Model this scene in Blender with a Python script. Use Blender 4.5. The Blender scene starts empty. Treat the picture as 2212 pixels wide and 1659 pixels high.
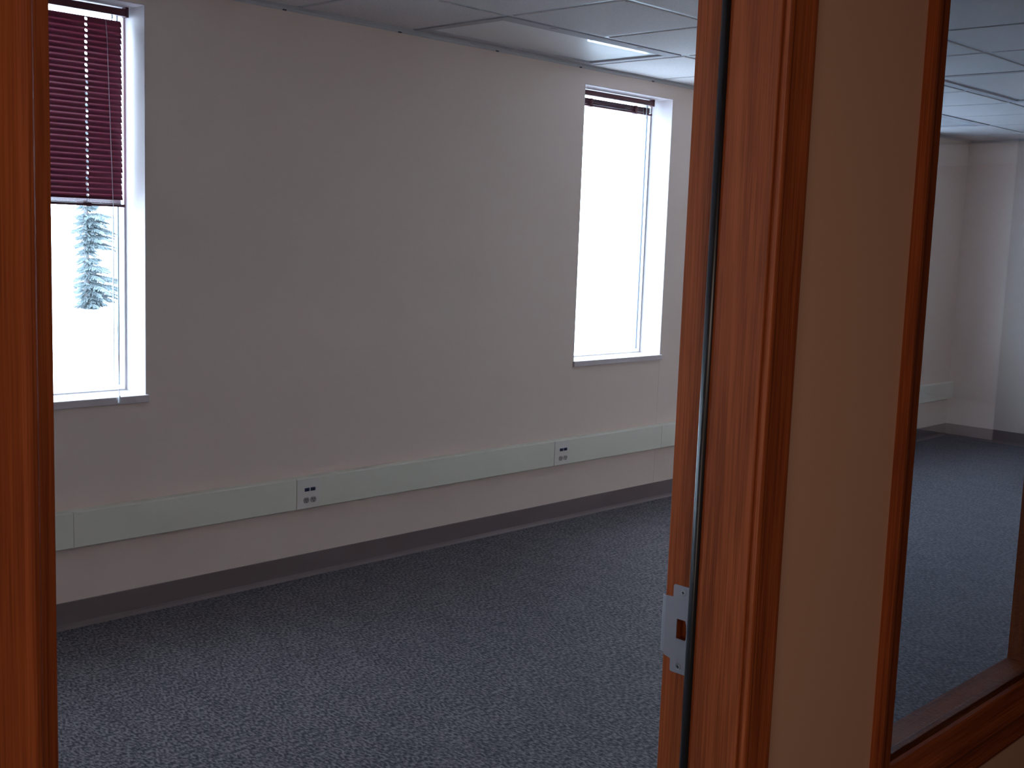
import bpy, bmesh, math, random
from mathutils import Vector, Matrix
random.seed(7)
SC = bpy.context.scene
COL = SC.collection

# ---------------------------------------------------------------- camera
EYE = Vector((0.0, 0.0, 1.5187))
yaw, pitch, roll = math.radians(45.976), math.radians(-7.205), math.radians(2.067)
fwd = Vector((math.sin(yaw)*math.cos(pitch), math.cos(yaw)*math.cos(pitch), math.sin(pitch)))
right = Vector((math.cos(yaw), -math.sin(yaw), 0.0))
up = right.cross(fwd)
r2 = right*math.cos(roll) + up*math.sin(roll)
u2 = -right*math.sin(roll) + up*math.cos(roll)
cam = bpy.data.cameras.new('camera')
cam.sensor_width = 36.0
cam.lens = 2538.1/2212.0*36.0
cam.clip_start = 0.02
cam.clip_end = 300
camo = bpy.data.objects.new('camera', cam)
COL.objects.link(camo)
m = Matrix((r2, u2, -fwd)).transposed().to_4x4()
m.translation = EYE
camo.matrix_world = m
SC.camera = camo

# ---------------------------------------------------------------- sky, lamps, exposure
w = bpy.data.worlds.new('overcast_sky')
SC.world = w
w.use_nodes = True
bg = w.node_tree.nodes['Background']
bg.inputs['Color'].default_value = (0.62, 0.81, 1.0, 1)
bg.inputs['Strength'].default_value = 18.5

def area_light(name, loc, target, sx, sy, power, colour):
    l = bpy.data.lights.new(name, 'AREA')
    l.shape = 'RECTANGLE'
    l.size, l.size_y, l.energy, l.color = sx, sy, power, colour
    o = bpy.data.objects.new(name, l)
    COL.objects.link(o)
    o.location = loc
    o.rotation_euler = (Vector(target)-Vector(loc)).to_track_quat('-Z', 'Y').to_euler()
    return o
# the hall's ceiling lamp, above and a little to the left of where the photographer stands
area_light('hall_ceiling_lamp', (0.25, -0.60, 2.36), (0.25, -0.60, 0.0), 0.6, 0.6, 12.0, (1.0, 0.80, 0.68))
# unseen fill added at the hall's left end to brighten left-facing wood
area_light('hall_lobby_light', (-2.25, -0.90, 1.50), (2.0, -0.40, 1.40), 1.2, 1.6, 17.5, (1.0, 0.80, 0.68))

SC.view_settings.view_transform = 'Standard'
SC.view_settings.look = 'None'
SC.view_settings.exposure = 0.0
SC.view_settings.gamma = 1.0
SC.view_settings.use_curve_mapping = False
SC.cycles.use_denoising = True
SC.cycles.max_bounces = 14
SC.cycles.diffuse_bounces = 8
SC.cycles.glossy_bounces = 5
SC.cycles.transparent_max_bounces = 16
SC.cycles.sample_clamp_indirect = 6.0
SC.cycles.caustics_reflective = False
SC.cycles.caustics_refractive = False

# ---------------------------------------------------------------- materials
def mat(name, col, rough=0.6, spec=0.5, metal=0.0, noise=None, bump=None, coat=0.0, coat_rough=0.05):
    """noise = (scale xyz, amount, detail); bump = (scale xyz, strength, distance)"""
    M = bpy.data.materials.new(name)
    M.use_nodes = True
    nt = M.node_tree
    b = nt.nodes['Principled BSDF']
    b.inputs['Base Color'].default_value = (*col, 1)
    b.inputs['Roughness'].default_value = rough
    b.inputs['Specular IOR Level'].default_value = spec
    b.inputs['Metallic'].default_value = metal
    b.inputs['Coat Weight'].default_value = coat
    b.inputs['Coat Roughness'].default_value = coat_rough
    if noise or bump:
        tc = nt.nodes.new('ShaderNodeTexCoord')
    if noise:
        sc, amt, det = noise
        mp = nt.nodes.new('ShaderNodeMapping'); mp.inputs['Scale'].default_value = sc
        nz = nt.nodes.new('ShaderNodeTexNoise'); nz.inputs['Scale'].default_value = 1.0
        nz.inputs['Detail'].default_value = det
        rp = nt.nodes.new('ShaderNodeValToRGB')
        rp.color_ramp.elements[0].position = 0.3
        rp.color_ramp.elements[1].position = 0.7
        rp.color_ramp.elements[0].color = (*[c*(1-amt) for c in col], 1)
        rp.color_ramp.elements[1].color = (*[min(1, c*(1+amt)) for c in col], 1)
        nt.links.new(tc.outputs['Object'], mp.inputs['Vector'])
        nt.links.new(mp.outputs['Vector'], nz.inputs['Vector'])
        nt.links.new(nz.outputs['Fac'], rp.inputs['Fac'])
        nt.links.new(rp.outputs['Color'], b.inputs['Base Color'])
    if bump:
        sc, st, dist = bump
        mp2 = nt.nodes.new('ShaderNodeMapping'); mp2.inputs['Scale'].default_value = sc
        nz2 = nt.nodes.new('ShaderNodeTexNoise'); nz2.inputs['Scale'].default_value = 1.0
        nz2.inputs['Detail'].default_value = 3.0
        bp = nt.nodes.new('ShaderNodeBump'); bp.inputs['Strength'].default_value = st
        bp.inputs['Distance'].default_value = dist
        nt.links.new(tc.outputs['Object'], mp2.inputs['Vector'])
        nt.links.new(mp2.outputs['Vector'], nz2.inputs['Vector'])
        nt.links.new(nz2.outputs['Fac'], bp.inputs['Height'])
        nt.links.new(bp.outputs['Normal'], b.inputs['Normal'])
    return M

def wood_mat(name, dark, light, axis='z', rough=0.5):
    M = bpy.data.materials.new(name)
    M.use_nodes = True
    nt = M.node_tree
    b = nt.nodes['Principled BSDF']
    b.inputs['Roughness'].default_value = rough
    b.inputs['Specular IOR Level'].default_value = 0.08
    tc = nt.nodes.new('ShaderNodeTexCoord')
    def layer(fine, along, detail, rough_):
        mp = nt.nodes.new('ShaderNodeMapping')
        mp.inputs['Scale'].default_value = (fine, fine, along) if axis == 'z' else (along, fine, fine)
        nz = nt.nodes.new('ShaderNodeTexNoise')
        nz.inputs['Scale'].default_value = 1.0
        nz.inputs['Detail'].default_value = detail
        nz.inputs['Roughness'].default_value = rough_
        nz.inputs['Distortion'].default_value = 0.6
        nt.links.new(tc.outputs['Object'], mp.inputs['Vector'])
        nt.links.new(mp.outputs['Vector'], nz.inputs['Vector'])
        return nz.outputs['Fac']
    broad = layer(26.0, 0.9, 3.0, 0.5)      # cathedral bands
    pores = layer(420.0, 7.0, 2.0, 0.6)     # short dark pores
    mx = nt.nodes.new('ShaderNodeMix'); mx.data_type = 'FLOAT'
    mx.inputs['Factor'].default_value = 0.42
    nt.links.new(broad, mx.inputs['A']); nt.links.new(pores, mx.inputs['B'])
    rp = nt.nodes.new('ShaderNodeValToRGB')
    rp.color_ramp.elements[0].position = 0.36
    rp.color_ramp.elements[1].position = 0.64
    rp.color_ramp.elements[0].color = (*dark, 1)
    rp.color_ramp.elements[1].color = (*light, 1)
    nt.links.new(mx.outputs['Result'], rp.inputs['Fac'])
    nt.links.new(rp.outputs['Color'], b.inputs['Base Color'])
    bp = nt.nodes.new('ShaderNodeBump'); bp.inputs['Strength'].default_value = 0.12
    bp.inputs['Distance'].default_value = 0.0006
    nt.links.new(pores, bp.inputs['Height'])
    nt.links.new(bp.outputs['Normal'], b.inputs['Normal'])
    return M

def glass_mat(name, tint, gloss=1.0):
    M = bpy.data.materials.new(name)
    M.use_nodes = True
    nt = M.node_tree
    for n in list(nt.nodes): nt.nodes.remove(n)
    out = nt.nodes.new('ShaderNodeOutputMaterial')
    tr = nt.nodes.new('ShaderNodeBsdfTransparent'); tr.inputs['Color'].default_value = (*tint, 1)
    gl = nt.nodes.new('ShaderNodeBsdfGlossy'); gl.inputs['Roughness'].default_value = 0.0
    gl.inputs['Color'].default_value = (gloss, gloss, gloss, 1)
    fr = nt.nodes.new('ShaderNodeFresnel')
    ge = nt.nodes.new('ShaderNodeNewGeometry')      # leaving the pane bends the other way: keep one clear reflection per face
    io = nt.nodes.new('ShaderNodeMix'); io.data_type = 'FLOAT'
    io.inputs['A'].default_value = 1.5; io.inputs['B'].default_value = 1/1.5
    nt.links.new(ge.outputs['Backfacing'], io.inputs['Factor'])
    nt.links.new(io.outputs['Result'], fr.inputs['IOR'])
    mx = nt.nodes.new('ShaderNodeMixShader')
    nt.links.new(fr.outputs['Fac'], mx.inputs['Fac'])
    nt.links.new(tr.outputs['BSDF'], mx.inputs[1]); nt.links.new(gl.outputs['BSDF'], mx.inputs[2])
    nt.links.new(mx.outputs['Shader'], out.inputs['Surface'])
    return M

def carpet_mat():
    M = bpy.data.materials.new('loop_pile_carpet')
    M.use_nodes = True
    nt = M.node_tree
    b = nt.nodes['Principled BSDF']
    b.inputs['Roughness'].default_value = 0.95
    b.inputs['Specular IOR Level'].default_value = 0.08
    b.inputs['Sheen Weight'].default_value = 0.12
    b.inputs['Sheen Roughness'].default_value = 0.5
    b.inputs['Sheen Tint'].default_value = (0.75, 0.85, 1.0, 1)
    tc = nt.nodes.new('ShaderNodeTexCoord')
    def nz(scale, det):
        mp = nt.nodes.new('ShaderNodeMapping'); mp.inputs['Scale'].default_value = scale
        n = nt.nodes.new('ShaderNodeTexNoise'); n.inputs['Scale'].default_value = 1.0; n.inputs['Detail'].default_value = det
        nt.links.new(tc.outputs['Object'], mp.inputs['Vector']); nt.links.new(mp.outputs['Vector'], n.inputs['Vector'])
        return n
    fleck = nz((125, 62, 1), 4.0)      # tufts, longer along the rows
    blot = nz((14, 5, 1), 2.0)
    mx = nt.nodes.new('ShaderNodeMix'); mx.data_type = 'FLOAT'; mx.inputs['Factor'].default_value = 0.12
    nt.links.new(fleck.outputs['Fac'], mx.inputs['A']); nt.links.new(blot.outputs['Fac'], mx.inputs['B'])
    rp = nt.nodes.new('ShaderNodeValToRGB')
    e = rp.color_ramp.elements
    e[0].position = 0.39; e[0].color = (0.022, 0.018, 0.019, 1)
    e[1].position = 0.61; e[1].color = (0.165, 0.137, 0.143, 1)
    k = e.new(0.5); k.color = (0.076, 0.063, 0.066, 1)
    nt.links.new(mx.outputs['Result'], rp.inputs['Fac'])
    nt.links.new(rp.outputs['Color'], b.inputs['Base Color'])
    bp = nt.nodes.new('ShaderNodeBump'); bp.inputs['Strength'].default_value = 0.6; bp.inputs['Distance'].default_value = 0.003
    nt.links.new(fleck.outputs['Fac'], bp.inputs['Height'])
    nt.links.new(bp.outputs['Normal'], b.inputs['Normal'])
    return M

PAINT = mat('beige_wall_paint', (0.645, 0.530, 0.468), 0.75, 0.25, bump=((220, 220, 220), 0.12, 0.001))
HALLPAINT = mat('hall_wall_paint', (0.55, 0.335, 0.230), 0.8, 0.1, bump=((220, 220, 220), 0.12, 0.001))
REVEAL = mat('window_recess_paint', (0.54, 0.475, 0.48), 0.7, 0.15)  # wall paint taken darker: the recess's dimmer light is put into the colour
BACKPAINT = mat('brown_hall_paint', (0.16, 0.11, 0.085), 0.8, 0.1)
VINYL = mat('white_vinyl_frame', (0.8, 0.81, 0.83), 0.35, 0.5)
GASKET = mat('dark_screen_frame', (0.06, 0.07, 0.09), 0.5, 0.4)
BEAD = mat('pale_screen_frame', (0.40, 0.48, 0.52), 0.5, 0.4)
PANE = glass_mat('clear_window_glass', (0.97, 0.98, 0.98))
SLGLASS = glass_mat('sidelight_glass', (0.77, 0.79, 0.82))
CARPET = carpet_mat()
BASE = mat('taupe_vinyl_base', (0.145, 0.108, 0.108), 0.45, 0.4)
TILE = mat('mineral_fibre_tile', (0.60, 0.565, 0.565), 0.9, 0.1, noise=((160, 160, 160), 0.10, 4.0), bump=((240, 240, 240), 0.3, 0.0015))
TEE = mat('painted_ceiling_tee', (0.40, 0.41, 0.45), 0.45, 0.4)
ANGLE = mat('painted_wall_angle', (0.46, 0.46, 0.48), 0.4, 0.4)
DARK = mat('dark_rivet', (0.07, 0.07, 0.08), 0.8, 0.2)
FIXTURE = mat('fixture_enamel', (0.40, 0.38, 0.40), 0.75, 0.1)
LENS = mat('acrylic_lens', (0.80, 0.82, 0.84), 0.36, 1.0, coat=0.6, coat_rough=0.012)
RACE = mat('raceway_enamel', (0.69, 0.675, 0.575), 0.45, 0.4)
PLATE = mat('outlet_plate_plastic', (0.70, 0.655, 0.60), 0.4, 0.4)
SOCKET = mat('receptacle_face', (0.36, 0.32, 0.30), 0.4, 0.4)
SLOT = mat('receptacle_slot', (0.02, 0.02, 0.02), 0.6, 0.2)
JACK = mat('blue_data_jack', (0.006, 0.018, 0.10), 0.4, 0.5)
SLATM = mat('maroon_enamel_slat', (0.13, 0.014, 0.036), 0.55, 0.25, coat=0.12, coat_rough=0.15)
RAILM = mat('maroon_enamel_rail', (0.075, 0.010, 0.016), 0.4, 0.35)
CORD = mat('pale_blind_cord', (0.5, 0.44, 0.48), 0.7, 0.3)
CLEARP = mat('clear_plastic_tassel', (0.75, 0.75, 0.8), 0.25, 0.5)
WOOD = wood_mat('cherry_stained_wood', (0.135, 0.030, 0.010), (0.34, 0.088, 0.028), 'z')
WOODX = wood_mat('cherry_stained_wood_level', (0.135, 0.030, 0.010), (0.34, 0.088, 0.028), 'x')
RUBBER = mat('black_rubber_seal', (0.010, 0.011, 0.014), 0.32, 0.5)
STEEL = mat('satin_steel', (0.26, 0.25, 0.28), 0.45, 0.5, metal=0.7, bump=((30, 400, 30), 0.05, 0.0005))
SCREWM = mat('zinc_screw', (0.5, 0.5, 0.52), 0.3, 0.5, metal=1.0)
SNOW = mat('snow', (0.86, 0.88, 0.92), 0.9, 0.1, noise=((0.6, 0.6, 0.6), 0.04, 3.0))
NEEDLE = mat('frosted_needles', (0.17, 0.20, 0.21), 0.9, 0.1, noise=((5, 5, 5), 0.35, 3.0))
BARK = mat('spruce_bark', (0.10, 0.09, 0.09), 0.9, 0.1, noise=((20, 20, 4), 0.3, 3.0))
SIDING = mat('outside_siding', (0.5, 0.5, 0.5), 0.8, 0.2)

# ---------------------------------------------------------------- helpers
class MB:
    """collects pieces that become ONE mesh object"""
    def __init__(self): self.bm = bmesh.new()
    def box(self, a, b):
        x0, y0, z0 = a; x1, y1, z1 = b
        v = [self.bm.verts.new(p) for p in ((x0,y0,z0),(x1,y0,z0),(x1,y1,z0),(x0,y1,z0),(x0,y0,z1),(x1,y0,z1),(x1,y1,z1),(x0,y1,z1))]
        for f in ((3,2,1,0),(4,5,6,7),(0,1,5,4),(1,2,6,5),(2,3,7,6),(3,0,4,7)):
            self.bm.faces.new([v[i] for i in f])
        return self
    def prism(self, pts, fn, t0, t1, caps=True):
        """extrude the closed 2-D outline pts from t0 to t1; fn(u, v, t) -> xyz"""
        a = [self.bm.verts.new(fn(u, v, t0)) for u, v in pts]
        b = [self.bm.verts.new(fn(u, v, t1)) for u, v in pts]
        n = len(pts)
        for i in range(n):
            self.bm.faces.new((a[i], a[(i+1) % n], b[(i+1) % n], b[i]))
        if caps:
            self.bm.faces.new(a[::-1]); self.bm.faces.new(b)
        return self
    def tube(self, pts, r, n=8):
        rings = []
        pts = [Vector(p) for p in pts]
        for i, p in enumerate(pts):
            d = (pts[min(i+1, len(pts)-1)] - pts[max(i-1, 0)]).normalized()
            e = d.cross(Vector((0, 0, 1)) if abs(d.z) < 0.9 else Vector((1, 0, 0))).normalized()
            g = d.cross(e)
            rr = r[i] if isinstance(r, (list, tuple)) else r
            rings.append([self.bm.verts.new(p + (e*math.cos(k*2*math.pi/n) + g*math.sin(k*2*math.pi/n))*rr) for k in range(n)])
        for a, b in zip(rings, rings[1:]):
            for k in range(n):
                self.bm.faces.new((a[k], a[(k+1) % n], b[(k+1) % n], b[k]))
        self.bm.faces.new(rings[0][::-1]); self.bm.faces.new(rings[-1])
        return self
    def plate(self, outer, holes, fn, t0, t1):
        """flat plate with holes, given thickness"""
        bm = self.bm
        edges, loops = [], []
        for lp in [outer] + holes:
            vs = [bm.verts.new(fn(u, v, t0)) for u, v in lp]
            loops.append(vs)
            for i in range(len(vs)):
                edges.append(bm.edges.new((vs[i], vs[(i+1) % len(vs)])))
        g = bmesh.ops.triangle_fill(bm, edges=edges, use_beauty=True)
        faces = [f for f in g['geom'] if isinstance(f, bmesh.types.BMFace)]
        off = Vector(fn(0, 0, t1)) - Vector(fn(0, 0, t0))
        ex = bmesh.ops.extrude_face_region(bm, geom=faces)
        nv = [e for e in ex['geom'] if isinstance(e, bmesh.types.BMVert)]
        bmesh.ops.translate(bm, verts=nv, vec=off)
        return self
    def build(self, name, material, parent=None, bevel=0.0, smooth=False, origin=None):
        me = bpy.data.meshes.new(name)
        bm = self.bm
        bmesh.ops.recalc_face_normals(bm, faces=bm.faces)
        if bevel:
            bmesh.ops.bevel(bm, geom=[e for e in bm.edges], offset=bevel, segments=2, profile=0.5, affect='EDGES', clamp_overlap=True)
        if origin is not None:
            bmesh.ops.translate(bm, verts=bm.verts, vec=-Vector(origin))
        bm.to_mesh(me); bm.free()
        if smooth:
            for p in me.polygons: p.use_smooth = True
        me.materials.append(material)
        o = bpy.data.objects.new(name, me)
        COL.objects.link(o)
        if origin is not None: o.location = origin
        if parent is not None: o.parent = parent
        return o

def box(name, a, b, material, parent=None, bevel=0.0):
    return MB().box(a, b).build(name, material, parent, bevel)

def tag(o, label, cat, group=None, kind=None):
    o['label'] = label; o['category'] = cat
    if group: o['group'] = group
    if kind: o['kind'] = kind
    return o

def empty(name, loc, label, cat, group=None, kind=None):
    o = bpy.data.objects.new(name, None)
    COL.objects.link(o)
    o.empty_display_size = 0.1
    o.location = loc
    return tag(o, label, cat, group, kind)

def part_at(o, parent):
    """parent o, keeping its world position (parents are unrotated)"""
    o.parent = parent
    o.location = o.location - parent.location
    return o

def sharecopy(o, parent, loc):
    c = o.copy(); COL.objects.link(c); c.parent = parent; c.location = loc
    return c

# ---------------------------------------------------------------- dimensions (metres; camera stands at x=0, y=0)
H = 2.39
YF = 4.117               # inner face of the window wall
YH, YR = 0.800, 0.929    # hall face and room face of the partition at the door
YS = 0.872               # room face of the thinner partition at the sidelight
XL, XR = -2.35, 9.46
YB = -3.20               # back wall of the hall
WT = 0.20
PITCH = 3.25
W2R = 5.490
WW = 0.763
ZS, ZT = 0.862, 2.315
WINS = [(-1.773, -0.60, ZS)] + [(W2R-WW+k*PITCH, W2R+k*PITCH, ZS) for k in (-1, 0)] + [(5.93, 6.78, ZS), (6.88, 7.73, ZS), (7.83, 8.68, ZS)]   # (left, right, sill height); first and last three are unseen, added for daylight

# ---------------------------------------------------------------- room shell
fl = MB().box((XL-0.1, YB-0.1, -0.12), (XR+0.1, YF+WT, 0.0)).build('floor', CARPET)
tag(fl, 'blue grey loop pile carpet over the whole floor', 'floor', kind='structure')

mb = MB()
xs = [XL-0.1] + [v for wn in WINS for v in wn[:2]] + [XR+0.1]
for i in range(0, len(xs), 2):
    mb.box((xs[i], YF, 0.0), (xs[i+1], YF+WT, H+0.25))
for a, b, zs in WINS:
    mb.box((a, YF, 0.0), (b, YF+WT, zs-0.03))
    mb.box((a, YF, ZT), (b, YF+WT, H+0.25))
wall = mb.build('wall_far', PAINT)
tag(wall, 'long beige wall with the two tall narrow windows', 'wall', kind='structure')
for x0, z0, z1 in ((5.488, 0.453, ZS-0.03), (5.488, 0.103, 0.316)):
    box('wallboard_seam', (x0-0.002, YF-0.0009, z0), (x0+0.002, YF+0.001, z1), PAINT, wall)

o = box('wall_right', (XR, YH, 0), (XR+0.12, YF, H+0.25), PAINT)
tag(o, 'short end wall seen through the sidelight glass', 'wall', kind='structure')
o = box('wall_left', (XL-0.12, YB, 0), (XL, YF, H+0.25), PAINT)
tag(o, 'end wall out of view on the left', 'wall', kind='structure')

# door opening and sidelight opening
DXL, DXR = 0.352, 1.291      # rabbet faces of the jambs
DZ = 2.055
SX0, SX1, SZ0, SZ1 = 1.717, 2.393, 0.697, 2.05
mb = MB()
mb.box((XL, YH, 0), (DXL-0.019, YR, H+0.25))
mb.box((DXL-0.019, YH, DZ+0.019), (DXR+0.019, YR, H+0.25))
mb.box((DXR+0.019, YH, 0), (1.50, YR, H+0.25))
mb.box((1.50, YH, 0), (SX0-0.019, YS, H+0.25))
mb.box((SX0-0.019, YH, 0), (SX1+0.019, YS, SZ0-0.019))
mb.box((SX0-0.019, YH, SZ1+0.019), (SX1+0.019, YS, H+0.25))
mb.box((SX1+0.019, YH, 0), (XR, YS, H+0.25))
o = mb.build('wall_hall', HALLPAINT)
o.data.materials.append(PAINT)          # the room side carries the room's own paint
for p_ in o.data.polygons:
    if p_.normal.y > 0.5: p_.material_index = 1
tag(o, 'beige hall wall between the door frame and the sidelight', 'wall', kind='structure')

# the rest of the hall; its right end opens into an invented side office, added to put a reflection in the sidelight glass
o = box('wall_back', (XL, YB-0.1, 0), (XR, YB, H+0.25), BACKPAINT)
tag(o, 'wall behind the photographer on the far side of the hall', 'wall', kind='structure')
OY0, OY1 = -3.05, -2.12
mb = MB()
mb.box((XR, YB-0.1, 0), (XR+0.12, OY0, H+0.25)).box((XR, OY1, 0), (XR+0.12, YH, H+0.25))
o = mb.build('wall_end', BACKPAINT)
tag(o, 'right end wall of the hall, out of view', 'wall', kind='structure')
mb = MB()
ox0, ox1, oy0, oy1 = XR+0.12, XR+2.6, -4.4, -1.2
mb.box((ox0, oy0, 0), (ox1, oy0+0.1, H)).box((ox1-0.1, oy0+0.1, 0), (ox1, oy1-0.1, H)).box((ox0, oy0, H), (ox1, oy1, H+0.1)).box((ox0, oy0, -0.1), (ox1, oy1, 0.0))
mb.box((ox0, oy1-0.1, 0), (ox0+1.1, oy1, H)).box((ox0+1.6, oy1-0.1, 0), (ox1, oy1, H)).box((ox0+1.1, oy1-0.1, 0), (ox0+1.6, oy1, 1.0)).box((ox0+1.1, oy1-0.1, 2.0), (ox0+1.6, oy1, H))
mb.box((ox0-0.1, oy0, 0), (ox0, YB-0.1, H))
o = mb.build('wall_office', PAINT)
tag(o, 'side office beyond the end of the hall, lit by its own window', 'wall', kind='structure')
o = MB().box((XL, YB-0.1, H+0.02), (XR+0.12, YS-0.05, H+0.14)).build('ceiling_hall', HALLPAINT)
tag(o, 'hall ceiling out of view', 'ceiling', kind='structure')

# ---------------------------------------------------------------- suspended ceiling
ceil = MB().box((XL, YS, H+0.14), (XR, YF, H+0.20)).build('ceiling', TILE)
tag(ceil, 'suspended ceiling of pale speckled square tiles in a metal grid', 'ceiling', kind='structure')
MOD = 0.6096
cx = [2.908 + MOD*k for k in range(-8, 11)]
ry = [3.497 - MOD*k for k in range(0, 5)]
TZ = H + 0.022                      # bottom of the tee flange
# main tees (along x) and cross tees (along y)
def tee_x(y, x0, x1): return MB().box((x0, y-0.012, TZ), (x1, y+0.012, TZ+0.002)).box((x0, y-0.001, TZ+0.002), (x1, y+0.001, TZ+0.03))
for y in ry:
    tee_x(y, XL, XR).build('main_tee', TEE, ceil)
rows = [YF-0.021] + ry + [YS+0.02]
troffers = [(2.908+MOD, 0), (2.908+7*MOD, 0), (2.908+5*MOD, 2)]     # (x0, row)
def in_troffer(x, r, strict):
    return any(r == rr and x0 + (0.01 if strict else -0.01) < x < x0 + 2*MOD - (0.01 if strict else -0.01) for x0, rr in troffers)
proto = None
for r in range(len(rows)-1):
    y1, y0 = rows[r]-0.012, rows[r+1]+0.012
    for x in cx:
        if in_troffer(x, r, True): continue
        ct = MB().box((x-0.012, y0, TZ), (x+0.012, y1, TZ+0.002)).box((x-0.001, y0, TZ+0.002), (x+0.001, y1, TZ+0.03))
        ct.build('cross_tee', TEE, ceil)
# tiles: one mesh per size, tegular edge (face drops below the grid)
def tile_mesh(wx, wy):
    mb = MB()
    z0, zs, zt = TZ-0.0045, TZ+0.0025, TZ+0.016
    a, bb = wx/2-0.0035, wy/2-0.0035
    loops = []
    for dx, dy, z in ((a-0.004, bb-0.004, z0), (a-0.001, bb-0.001, z0+0.002), (a-0.001, bb-0.001, zs), (a+0.009, bb+0.009, zs), (a+0.009, bb+0.009, zt)):
        loops.append([mb.bm.verts.new((sx*dx, sy*dy, z)) for sx, sy in ((-1,-1),(1,-1),(1,1),(-1,1))])
    for p, q in zip(loops, loops[1:]):
        for k in range(4): mb.bm.faces.new((p[k], p[(k+1) % 4], q[(k+1) % 4], q[k]))
    mb.bm.faces.new(loops[0][::-1]); mb.bm.faces.new(loops[-1])
    return mb
tile_cache = {}
bx = [XL+0.01] + cx + [XR-0.01]
for r in range(len(rows)-1):
    y1, y0 = rows[r]-0.012, rows[r+1]+0.012
    if r == 0: y1 = rows[0]
    for i in range(len(bx)-1):
        x0, x1 = bx[i]+0.012, bx[i+1]-0.012
        xc, yc = (x0+x1)/2, (y0+y1)/2
        if in_troffer(xc, r, False): continue
        if x1-x0 < 0.08: continue
        key = (round(x1-x0, 3), round(y1-y0, 3))
        if key not in tile_cache:
            t = tile_mesh(x1-x0, y1-y0).build('ceiling_tile', TILE, ceil)
            t.location = (xc, yc, 0); tile_cache[key] = t
        else:
            sharecopy(tile_cache[key], ceil, (xc, yc, 0))
# wall angle along the window wall and the end wall, with its dark rivet heads
def angle(pt, t0, t1):
    # face strip hanging just under the tiles, a shallow groove, and the flange that carries them
    prof = [(0, TZ-0.022), (0.0035, TZ-0.022), (0.0045, TZ-0.020), (0.0045, TZ-0.0105), (0.0030, TZ-0.0095), (0.0030, TZ-0.0080), (0.0045, TZ-0.0070), (0.0045, TZ), (0.022, TZ), (0.022, TZ+0.0015), (0, TZ+0.0015)]
    return MB().prism(prof, pt, t0, t1)
angle(lambda u, v, t: (t, YF-0.0004-u, v), XL, XR).build('wall_angle', ANGLE, ceil)
angle(lambda u, v, t: (XR-0.0004-u, t, v), YS, YF-0.022).build('wall_angle', ANGLE, ceil)
rv = None
for k in range(0, 12):
    x = 2.851 + MOD*(k-2)
    if rv is None:
        rv = MB().box((-0.009, -0.004, -0.0028), (0.009, 0.0, 0.0028)).build('rivet', DARK, ceil, bevel=0.001)
        rv.location = (x, YF-0.0036, TZ-0.0205)
    else:
        sharecopy(rv, ceil, (x, YF-0.0036, TZ-0.0205))

# ---------------------------------------------------------------- recessed light fixtures (switched off)
TL = ['unlit recessed light fixture beside the right hand window, with a bright reflected streak',
      'unlit recessed light fixture near the far corner, seen lowest through the sidelight glass',
      'unlit recessed light fixture seen higher through the sidelight glass, nearer than the corner one']
for (x0, r), lab in zip(troffers, TL):
    y1 = rows[r] - (0.0 if r == 0 else 0.012); y0 = rows[r+1]+0.012
    x0 += 0.0125; x1 = x0 + 2*MOD - 0.025
    t = empty('ceiling_light', ((x0+x1)/2, (y0+y1)/2, TZ), lab, 'light fixture', 'recessed light fixtures in the tiled ceiling')
    hx, hy = (x1-x0)/2, (y1-y0)/2
    fw = 0.045
    fr = MB()
    zb, zt = -0.005, 0.014
    fr.box((-hx, -hy, zb), (hx, -hy+fw*1.6, zt)).box((-hx, hy-fw, zb), (hx, hy, zt))
    fr.box((-hx, -hy+fw*1.6, zb), (-hx+fw, hy-fw, zt)).box((hx-fw, -hy+fw*1.6, zb), (hx, hy-fw, zt))
    fr.build('door_frame', FIXTURE, t)
    MB().box((-hx+fw-0.004, -hy+fw-0.004, 0.004), (hx-fw+0.004, hy-fw+0.004, 0.008)).build('lens', LENS, t)
    hs = MB(); zr = 0.11
    hs.box((-hx, -hy, zt), (-hx+0.004, hy, zr)).box((hx-0.004, -hy, zt), (hx, hy, zr)).box((-hx, -hy, zt), (hx, -hy+0.004, zr)).box((-hx, hy-0.004, zt), (hx, hy, zr)).box((-hx, -hy, zr), (hx, hy, zr+0.003))
    hs.build('housing', FIXTURE, t)
    for k in (-1, 1):
        MB().box((k*hx*0.5-0.012, -hy+0.012, zb-0.002), (k*hx*0.5+0.012, -hy+0.026, zb)).build('latch', FIXTURE, t)

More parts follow.
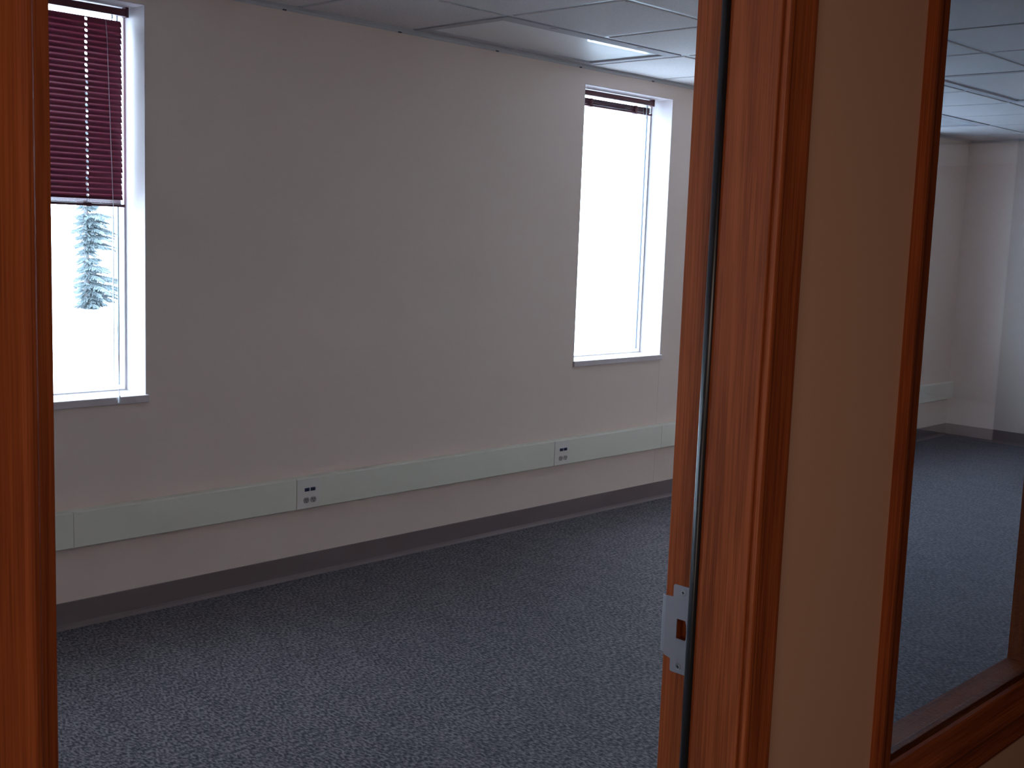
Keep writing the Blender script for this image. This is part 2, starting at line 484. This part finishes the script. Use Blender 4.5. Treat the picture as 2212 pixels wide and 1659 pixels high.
# ---------------------------------------------------------------- windows of the far wall
def ring(a0, b0, a1, b1, t, y0, y1):
    """frame around the x-z rectangle, t wide, from y0 to y1"""
    m_ = MB()
    m_.box((a0, y0, b0), (a0+t, y1, b1)).box((a1-t, y0, b0), (a1, y1, b1))
    m_.box((a0+t, y0, b0), (a1-t, y1, b0+t)).box((a0+t, y0, b1-t), (a1-t, y1, b1))
    return m_
def ring4(a0, b0, a1, b1, ts, tb, tt, y0, y1):
    m_ = MB()
    m_.box((a0, y0, b0), (a0+ts, y1, b1)).box((a1-ts, y0, b0), (a1, y1, b1))
    m_.box((a0+ts, y0, b0), (a1-ts, y1, b0+tb)).box((a0+ts, y0, b1-tt), (a1-ts, y1, b1))
    return m_
for n, (a, b, zs) in enumerate(WINS):
    lab = ['window out of view to the left of the blind window', 'tall window with the maroon blind lowered halfway',
           'tall window with its blind fully raised, near the door jamb', 'first of three windows hidden behind the hall wall', 'middle one of three windows hidden behind the hall wall', 'last of three windows hidden behind the hall wall'][n]
    t = empty('window_%d' % (n+1), ((a+b)/2, YF+0.15, zs), lab, 'window', kind='structure')
    fy0, fy1 = YF+0.15, YF+WT
    part_at(ring4(a, zs, b, ZT, 0.010, 0.006, 0.014, fy0, fy1).build('window_frame', VINYL), t)
    # slim inner frame of the insect screen: two thin grey edges in front of the glass
    for e, sg in ((a, 1), (b, -1)):
        for d, wd, m_ in ((0.030, 0.0035, GASKET), (0.051, 0.003, BEAD)):
            xx = sorted((e + sg*d, e + sg*(d+wd)))
            part_at(box('screen_edge', (xx[0], fy0+0.002, zs+0.022), (xx[1], fy0+0.010, ZT-0.013), m_), t)
    part_at(box('pane', (a+0.006, fy0+0.024, zs+0.003), (b-0.006, fy0+0.028, ZT-0.010), PANE), t)
    # liner of the recess, shade toned into its paint, and a thin projecting sill
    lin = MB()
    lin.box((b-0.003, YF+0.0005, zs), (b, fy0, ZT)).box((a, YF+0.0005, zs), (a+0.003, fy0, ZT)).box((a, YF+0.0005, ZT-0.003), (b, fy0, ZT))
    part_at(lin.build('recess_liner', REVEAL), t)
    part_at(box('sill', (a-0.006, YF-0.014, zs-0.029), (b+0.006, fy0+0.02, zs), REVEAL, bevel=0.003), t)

# ---------------------------------------------------------------- cove base
def cove(name, pts_fn, t0, t1, lab):
    prof = [(0, 0), (0.013, 0), (0.012, 0.003), (0.006, 0.010), (0.0035, 0.020), (0.003, 0.100), (0.002, 0.103), (0, 0.103)]
    o = MB().prism(prof, pts_fn, t0, t1).build(name, BASE)
    return tag(o, lab, 'baseboard', kind='structure')
cove('baseboard_far', lambda u, v, t: (t, YF-u, v), XL, XR, 'taupe vinyl base along the window wall under the raceway')
cove('baseboard_right', lambda u, v, t: (XR-u, t, v), YS, YF-0.0032, 'taupe vinyl base along the end wall seen through the glass')

# ---------------------------------------------------------------- surface raceway and its outlets
race = empty('wall_raceway', (3.7, YF, 0.385), 'long pale surface wiring duct running along the far wall above the base', 'raceway')
RZ0, RZ1, RD = 0.316, 0.453, 0.045
prof = [(0, RZ0), (RD-0.004, RZ0), (RD, RZ0+0.004), (RD, RZ1-0.004), (RD-0.004, RZ1), (0, RZ1)]
cuts = [XL+0.002, 0.28, 1.272, 1.923, 2.912, 4.553, 5.485, 6.20, 7.84, XR-0.002]
for x0, x1 in zip(cuts, cuts[1:]):
    part_at(MB().prism(prof, lambda u, v, t: (t, YF-0.0005-u, v), x0+0.0009, x1-0.0009).build('raceway_cover', RACE), race)

def make_outlet(x, lab):
    t = empty('outlet_plate', (x+0.062, YF-0.0005-RD, 0.385), lab, 'outlet', 'outlet plates on the wiring duct')
    MB().box((-0.0605, -0.0022, RZ0+0.004-0.385), (0.0605, 0.0, RZ1-0.004-0.385)).build('plate', PLATE, t, bevel=0.0007)
    for k in (0, 1):
        j = MB().box((-0.012, -0.006, -0.0075), (0.012, -0.002, 0.0075)).build('data_jack', JACK, t, bevel=0.001)
        j.location = (-0.010 + 0.031*k, 0, 0.0165)
        s_ = MB().box((-0.006, -0.0066, -0.004), (0.006, -0.0058, 0.003)).build('jack_port', SLOT, j)
    for k in (0, 1):
        bmx = MB()
        pts = [(0.0145*math.cos(a), max(-0.012, min(0.012, 0.0145*math.sin(a)))) for a in [i*math.pi/10 for i in range(20)]]
        bmx.prism(pts, lambda u, v, t_: (u, -t_, v), 0.002, 0.005)
        s = bmx.build('receptacle', SOCKET, t)
        s.location = (-0.013 + 0.037*k, 0, -0.030)
        for dx, wz, zz in ((-0.005, 0.004, 0.003), (0.005, 0.0032, 0.003)):
            MB().box((dx-0.0011, -0.0056, zz-wz), (dx+0.0011, -0.0049, zz+wz)).build('slot', SLOT, s)
        MB().prism([(0.0022*math.cos(i*math.pi/4), -0.007+0.0022*math.sin(i*math.pi/4)) for i in range(8)], lambda u, v, t_: (u, -t_, v), 0.0049, 0.0056).build('ground_hole', SLOT, s)
    return t
make_outlet(2.912, 'outlet plate with two blue data jacks, the nearer one on the left')
make_outlet(4.553, 'outlet plate with two blue data jacks under the right hand window')

# ---------------------------------------------------------------- blinds
SLW, SLH = 0.025, 0.0004
def slat_mesh(x0, x1, holes):
    """curved 25 mm slat, centred on its own axis, with routing holes"""
    mb = MB()
    cols = [x0]
    for h in holes: cols += [h-0.0048, h-0.0024, h+0.0024, h+0.0048]
    cols += [x1]
    vs = [-0.0125, -0.0050, 0.0, 0.0050, 0.0125]
    z = lambda v: 0.0022*(1-(v/0.0125)**2)
    rows_ = []
    for x in cols:
        col = []
        for v in vs:
            d = min((abs(x-h) for h in holes), default=1)
            vv = v
            if abs(v) == 0.0050: vv = math.copysign(0.0058 if d < 0.003 else 0.0036, v) if d < 0.006 else v
            col.append(mb.bm.verts.new((x, vv, z(vv))))
        rows_.append(col)
    for i in range(len(cols)-1):
        mid = (cols[i]+cols[i+1])/2
        hole = any(abs(mid-h) < 0.0048 for h in holes)
        for k in range(4):
            if hole and k in (1, 2): continue
            mb.bm.faces.new((rows_[i][k], rows_[i+1][k], rows_[i+1][k+1], rows_[i][k+1]))
    geom = mb.bm.faces[:]
    ex = bmesh.ops.extrude_face_region(mb.bm, geom=geom)
    bmesh.ops.translate(mb.bm, verts=[e for e in ex['geom'] if isinstance(e, bmesh.types.BMVert)], vec=(0, 0, SLH))
    return mb

def make_blind(a, b, y, zbot, lowered, label):
    """a, b: ends; hangs inside the recess"""
    t = empty('window_blind', ((a+b)/2, y, ZT-0.003), label, 'blind', 'maroon blinds in the tall windows')
    xc = (a+b)/2
    ztop = ZT-0.003
    W = (b-a)/2
    hr = MB()
    u = [(-0.0125, -0.026), (0.0125, -0.026), (0.0125, 0.0), (0.0112, 0.0), (0.0112, -0.0245), (-0.0112, -0.0245), (-0.0112, 0.0), (-0.0125, 0.0)]
    hr.prism(u, lambda p, q, s: (s, p, q-0.008), -W-0.006, W+0.016)
    hr.build('head_rail', RAILM, t)
    for sx in (-W-0.008, W+0.010):
        MB().box((sx, -0.015, -0.037), (sx+0.012, 0.014, 0.0)).build('bracket', RAILM, t)
    holes = [-W+0.155, W-0.140]
    if lowered:
        first = -0.034 - 0.030; pitch = 0.0206; n = 30
        tilt = math.radians(66)
        zb = zbot - ztop
        s0 = slat_mesh(-W, W-0.002, holes).build('slat', SLATM, t)
        s0.location = (0, 0, first); s0.rotation_euler = (tilt, 0, 0)
        k = 1
        while first - k*pitch > zb + 0.036:
            c = sharecopy(s0, t, (random.uniform(-0.0015, 0.0015), 0, first-k*pitch))
            c.rotation_euler = (tilt + random.uniform(-0.015, 0.015), 0, 0); k += 1
        for j in range(5):      # the slats gathered flat on the bottom rail
            c = sharecopy(s0, t, (random.uniform(-0.001, 0.001), 0, zb + 0.0105 + j*0.0052))
            c.rotation_euler = (math.radians(-9 if j < 4 else -16), 0, 0)
    else:
        zb = zbot - ztop
        s0 = slat_mesh(-W, W-0.002, []).build('slat', SLATM, t)
        s0.location = (0, 0, zb+0.010); s0.rotation_euler = (math.radians(-4), 0, 0)
        for j in range(1, 24):
            c = sharecopy(s0, t, (random.uniform(-0.002, 0.002), random.uniform(-0.001, 0.001), zb + 0.010 + j*0.00125))
            c.rotation_euler = (math.radians(-4 + random.uniform(-2, 2)), 0, 0)
    br = MB().prism([(-0.0115, 0), (0.0115, 0), (0.0125, 0.004), (0.0105, 0.0085), (-0.0105, 0.0085), (-0.0125, 0.004)], lambda p, q, s: (s, p, q+zb), -W-0.001, W-0.001)
    br.build('bottom_rail', RAILM, t)
    MB().box((W-0.003, -0.0135, zb-0.001), (W+0.004, 0.0135, zb+0.010)).build('rail_cap', RAILM, t, bevel=0.001)
    for h in holes:
        MB().box((h-0.010, -0.0145, zb-0.003), (h+0.010, 0.0145, zb+(0.012 if lowered else 0.042))).build('ladder_clip', RAILM, t, bevel=0.002)
        MB().tube([(h, -0.0142, zb+0.006), (h, -0.0142, -0.034)], 0.0005, 5).build('ladder_cord', RAILM, t)
        MB().tube([(h, 0.0142, zb+0.006), (h, 0.0142, -0.034)], 0.0005, 5).build('ladder_cord', RAILM, t)
        MB().tube([(h, 0, zb+0.006), (h, 0, -0.034)], 0.0007, 5).build('lift_cord', CORD, t)
    return t, zb, W

b1 = WINS[1]
blind, zb, W = make_blind(1.500, 2.204, YF+0.112, 1.572, True, 'maroon slatted blind lowered over the top half of the left window')
px = blind.location.x
# pull cord with its tassel hanging over the sill nose
cpts = [(2.132, YF+0.096, 2.27), (2.134, YF+0.088, 2.20), (2.140, YF+0.060, 1.58), (2.124, YF-0.010, 0.93), (2.118, YF-0.021, 0.868)]
cd = MB().tube([Vector(p) - blind.location for p in cpts], 0.0011, 6).build('pull_cord', CORD, blind)
MB().tube([Vector((2.118, YF-0.0225, z)) - blind.location for z in (0.870, 0.866, 0.852, 0.842, 0.840)], [0.0015, 0.0042, 0.0052, 0.0065, 0.004], 10).build('tassel', CLEARP, cd)
MB().tube([Vector((2.160, YF+0.097, z)) - blind.location for z in (2.275, 2.262)], 0.003, 8).build('tilter', CLEARP, blind)

blind2, zb2, W2 = make_blind(4.745, 5.425, YF+0.112, 2.222, False, 'maroon slatted blind gathered tight at the top of the right window')
cd = MB().tube([Vector(p) - blind2.location for p in ((5.345, YF+0.097, 2.275), (5.345, YF+0.095, 2.20), (5.345, YF+0.093, 2.12))], 0.0011, 6).build('pull_cord', CORD, blind2)
MB().tube([Vector((5.375, YF+0.097, z)) - blind2.location for z in (2.275, 2.20)], 0.003, 8).build('tilter', CLEARP, blind2)

# ---------------------------------------------------------------- door frame
CAS = [(0, 0), (0, 0.0088), (0.0015, 0.0102), (0.0050, 0.0112), (0.0085, 0.0102), (0.0110, 0.0084), (0.020, 0.0090), (0.032, 0.0108), (0.041, 0.0138), (0.045, 0.0160), (0.0495, 0.0166), (0.0530, 0.0150), (0.054, 0.0125), (0.054, 0)]
SLC = [(0, 0), (0, 0.0080), (0.0030, 0.0090), (0.012, 0.0098), (0.022, 0.0104), (0.030, 0.0128), (0.038, 0.0162), (0.046, 0.0182), (0.0525, 0.0182), (0.054, 0.0172), (0.054, 0)]
def casing_v(prof, x_in, sgn, y, ysgn, z0, z1):
    return MB().prism(prof, lambda u, v, t: (x_in + sgn*u, y + ysgn*v, t), z0, z1)
def casing_h(prof, z_in, sgn, y, ysgn, x0, x1):
    """level casing with mitred ends"""
    mb = MB()
    a = [mb.bm.verts.new((x0 - u, y + ysgn*v, z_in + sgn*u)) for u, v in prof]
    b = [mb.bm.verts.new((x1 + u, y + ysgn*v, z_in + sgn*u)) for u, v in prof]
    n = len(prof)
    for i in range(n): mb.bm.faces.new((a[i], a[(i+1) % n], b[(i+1) % n], b[i]))
    mb.bm.faces.new(a[::-1]); mb.bm.faces.new(b)
    return mb
def casing_m(prof, x_in, sgn, y, ysgn, zlo, zhi, mlo, mhi):
    """upright casing whose ends may be mitred (mlo / mhi = 1)"""
    mb = MB()
    a = [mb.bm.verts.new((x_in + sgn*u, y + ysgn*v, zlo - mlo*u)) for u, v in prof]
    b = [mb.bm.verts.new((x_in + sgn*u, y + ysgn*v, zhi + mhi*u)) for u, v in prof]
    n = len(prof)
    for i in range(n): mb.bm.faces.new((a[i], a[(i+1) % n], b[(i+1) % n], b[i]))
    mb.bm.faces.new(a[::-1]); mb.bm.faces.new(b)
    return mb

door = empty('door_1', ((DXL+DXR)/2, YH, 0), 'cherry stained wooden door frame standing open, with a steel strike plate', 'door frame', kind='structure')
YS_ = 0.8765          # room side of the stop
G = 0.0006
box_l = MB().box((DXL-0.0186, YH, 0.001), (DXL, YR, DZ)).build('jamb', WOOD, bevel=0.0008)
part_at(box_l, door)
# strike jamb, with the latch pocket cut into it
ZK0, ZK1, YK0, YK1 = 0.976, 1.005, 0.898, 0.9152
jm = MB()
x0, x1 = DXR, DXR+0.0186
jm.box((x0, YH, 0.001), (x1, YR, ZK0)).box((x0, YH, ZK1), (x1, YR, DZ)).box((x0, YH, ZK0), (x1, YK0, ZK1)).box((x0, YK1, ZK0), (x1, YR, ZK1)).box((x0+0.014, YK0, ZK0), (x1, YK1, ZK1))
part_at(jm.build('jamb', WOOD), door)
part_at(box('head_jamb', (DXL-0.0186, YH, DZ), (DXR+0.0186, YR, DZ+0.0186), WOODX), door)
part_at(box('stop', (DXL+0.0002, YH+0.0004, 0.001), (DXL+0.013, YS_, DZ), WOOD, bevel=0.0015), door)
part_at(box('stop', (DXR-0.013, YH+0.0004, 0.001), (DXR-0.0002, YS_, DZ), WOOD, bevel=0.0015), door)
part_at(box('stop', (DXL+0.013, YH+0.0004, DZ-0.013), (DXR-0.013, YS_, DZ-0.0002), WOODX, bevel=0.0015), door)
# black bulb seal against the stop
def seal(cx_, sg):
    pts = [(0, 0), (0.0162, 0)] + [(0.0082+0.0080*math.cos(math.radians(a)), 0.0062+0.0080*math.sin(math.radians(a))) for a in range(0, 181, 9)]
    return MB().prism(pts, lambda u, v, t: (cx_ + sg*u, YS_+0.0003+v, t), 0.002, DZ-0.013)
part_at(seal(DXR-0.0004, -1).build('weatherstrip', RUBBER, smooth=True), door)
part_at(seal(DXL+0.0004, 1).build('weatherstrip', RUBBER, smooth=True), door)
# casings, hall side and room side
HZ = DZ+0.003
part_at(casing_m(CAS, DXL-0.0025, -1, YH, -1, 0.001, HZ, 0, 1).build('casing', WOOD), door)
part_at(casing_m(CAS, DXR-0.0095, 1, YH, -1, 0.001, HZ, 0, 1).build('casing', WOOD), door)
part_at(casing_h(CAS, HZ, 1, YH, -1, DXL-0.0025, DXR-0.0095).build('casing', WOODX), door)
part_at(casing_m(CAS, DXL-0.003, -1, YR, 1, 0.001, HZ, 0, 1).build('casing', WOOD), door)
part_at(casing_m(CAS, DXR+0.003, 1, YR, 1, 0.001, HZ, 0, 1).build('casing', WOOD), door)
part_at(casing_h(CAS, HZ, 1, YR, 1, DXL-0.003, DXR+0.003).build('casing', WOODX), door)
# strike plate
def arc(cy, cz, r, a0, a1, n=5):
    return [(cy + r*math.cos(math.radians(a0+(a1-a0)*i/n)), cz + r*math.sin(math.radians(a0+(a1-a0)*i/n))) for i in range(n+1)]
outer = [(0.8905, 0.928), (0.9200, 0.928)] + arc(0.9200, 0.931, 0.003, -90, 0, 3) + [(0.923, 0.9455)] + [(0.927, 0.9468)] + arc(0.931, 0.9515, 0.004, -90, 0, 3) + [(0.9352, 1.033)] + [(0.923, 1.0337), (0.923, 1.049)] + arc(0.920, 1.049, 0.003, 0, 90, 3) + [(0.8905, 1.052)]
hole = [(0.9150, 0.9765), (0.9150, 1.0045), (0.9010, 1.0045), (0.8990, 0.999), (0.8982, 0.990), (0.8985, 0.979), (0.9000, 0.9765)]
sp = part_at(MB().plate(outer, [hole], lambda u, v, t: (DXR-0.0002-t, u, v), 0.0, 0.0014).build('strike_plate', STEEL), door)
sp['label'] = 'grey steel strike plate'
# rolled lip on the room side
lip = MB().prism([(0.0, 0.0), (0.0014, 0.0), (0.0022, 0.004), (0.0050, 0.0072), (0.0040, 0.0080), (0.0010, 0.0048)], lambda u, v, t: (DXR-0.0016+u, 0.9350+v, t), 0.9520, 1.0320)
lp = lip.build('strike_lip', STEEL); lp.parent = sp; lp.location = -(sp.location + door.location)
def screw(y, z):
    m_ = MB()
    m_.prism([(0.0042*math.cos(i*math.pi/8), 0.0042*math.sin(i*math.pi/8)) for i in range(16)], lambda u, v, t: (-t, u, v), 0.0, 0.0009)
    o = m_.build('screw', SCREWM); o.parent = sp
    o.location = Vector((DXR-0.0015, y, z)) - sp.location - door.location
    for rot in (0, 1):
        d = MB().box((-0.00115, -0.0022 if rot else -0.0005, -0.0005 if rot else -0.0022), (-0.0008, 0.0022 if rot else 0.0005, 0.0005 if rot else 0.0022))
        s = d.build('screw', SLOT); s.parent = sp; s.location = o.location
screw(0.9066, 1.0430); screw(0.9088, 0.9375)

# ---------------------------------------------------------------- sidelight
sl = empty('window_7', ((SX0+SX1)/2, YH, SZ0), 'interior sidelight of clear glass in a cherry stained wooden frame beside the door', 'window', kind='structure')
for xx in ((SX0-0.0186, SX0), (SX1, SX1+0.0186)):
    part_at(box('jamb', (xx[0], YH, SZ0-0.0186), (xx[1], YS, SZ1+0.0186), WOOD), sl)
part_at(box('sill_board', (SX0, YH, SZ0-0.0186), (SX1, YS, SZ0), WOODX), sl)
part_at(box('head_board', (SX0, YH, SZ1), (SX1, YS, SZ1+0.0186), WOODX), sl)
gy = 0.8035
for y0, y1 in ((gy+0.0026, gy+0.016),):
    part_at(box('glass_stop', (SX0+0.0002, y0, SZ0+0.0002), (SX1-0.0002, y1, SZ0+0.009), WOODX, bevel=0.0015), sl)
    part_at(box('glass_stop', (SX1-0.009, y0, SZ0+0.009), (SX1-0.0002, y1, SZ1-0.009), WOOD, bevel=0.0015), sl)
    part_at(box('glass_stop', (SX0+0.0002, y0, SZ0+0.009), (SX0+0.009, y1, SZ1-0.009), WOOD, bevel=0.0015), sl)
    part_at(box('glass_stop', (SX0+0.0002, y0, SZ1-0.009), (SX1-0.0002, y1, SZ1-0.0002), WOODX, bevel=0.0015), sl)
part_at(box('pane', (SX0+0.001, gy-0.0025, SZ0+0.001), (SX1-0.001, gy+0.0025, SZ1-0.001), SLGLASS), sl)
part_at(casing_m(SLC, SX0, -1, YH, -1, SZ0+0.003, SZ1, 1, 1).build('casing', WOOD), sl)
part_at(casing_m(SLC, SX1, 1, YH, -1, SZ0+0.003, SZ1, 1, 1).build('casing', WOOD), sl)
part_at(casing_h(SLC, SZ1, 1, YH, -1, SX0, SX1).build('casing', WOODX), sl)
part_at(casing_h(SLC, SZ0+0.003, -1, YH, -1, SX0, SX1).build('casing', WOODX), sl)
AP = [(0, 0), (0, 0.0150), (0.004, 0.0165), (0.010, 0.0150), (0.016, 0.0105), (0.030, 0.0095), (0.044, 0.0110), (0.052, 0.0125), (0.060, 0.0100), (0.0615, 0.0060), (0.0615, 0)]
part_at(MB().prism(AP, lambda u, v, t: (t, YH - v, SZ0+0.003-0.0545-u), SX0-0.054, SX1+0.054).build('apron', WOODX), sl)

# ---------------------------------------------------------------- outside
g = MB().box((-70, YF+WT+0.02, -0.9), (110, 120, -0.44)).build('ground', SNOW)
tag(g, 'snow covered ground outside the windows', 'ground', kind='structure')
TXY = (12.16, 25.0)
tree = empty('spruce_tree', (TXY[0], TXY[1], -0.63), 'frosted spruce tree seen outside through the left window under the blind', 'tree')
MB().tube([(0, 0, 0), (0.01, 0, 1.2), (0, 0, 3.0), (0, 0, 5.2)], [0.07, 0.06, 0.05, 0.02], 10).build('trunk', BARK, tree)
rnd = random.Random(3)
nm = MB()
def spray(p, d, L, wd):
    d = d.normalized(); s = d.cross(Vector((0, 0, 1))).normalized()
    nrm = s.cross(d)
    for k in range(3):
        s2 = (s*math.cos(k*1.05) + nrm*math.sin(k*1.05))
        a = nm.bm.verts.new(p - s2*wd*0.5); b = nm.bm.verts.new(p + s2*wd*0.5)
        c = nm.bm.verts.new(p + d*L + s2*wd*0.2); e = nm.bm.verts.new(p + d*L - s2*wd*0.2)
        nm.bm.faces.new((a, b, c, e))
def bough(z, ang, L, droop):
    n = int(L/0.05)
    dirv = Vector((math.cos(ang), math.sin(ang), 0))
    side = Vector((-math.sin(ang), math.cos(ang), 0))
    for i in range(n):
        f = i/n
        p = dirv*(L*f) + Vector((0, 0, z + 0.10*f - droop*f*f))
        half = 0.22*(1-f)+0.05
        for sgn in (-1, 1):
            spray(p, dirv*0.7 + side*sgn*rnd.uniform(0.5, 1.1) + Vector((0, 0, -rnd.uniform(0.15, 0.6))), half*rnd.uniform(0.7, 1.2), 0.05)
# tiers of boughs (height above ground, reach)
for z, L in ((0.28, 0.5), (0.42, 0.62), (0.55, 0.75), (0.72, 0.95), (0.9, 0.85), (1.08, 0.62), (1.25, 0.34), (1.45, 0.2), (1.62, 0.72), (1.78, 0.62), (1.95, 0.74), (2.1, 0.6), (2.24, 0.66), (2.45, 0.30), (2.62, 0.45), (2.85, 0.6), (3.1, 0.55), (3.4, 0.5), (3.7, 0.42), (4.0, 0.36), (4.3, 0.3), (4.6, 0.24), (4.9, 0.18), (5.15, 0.12)):
    for k in range(9):
        ang = -1.45 + 2.9*k/8 + rnd.uniform(-0.12, 0.12)
        bough(z + rnd.uniform(-0.05, 0.05), ang, L*rnd.uniform(0.75, 1.05), 0.28*L)
    for k in range(3):
        bough(z, math.pi + rnd.uniform(-1, 1), 0.12, 0.05)
f = nm.build('foliage', NEEDLE, tree)
f['kind'] = 'stuff'
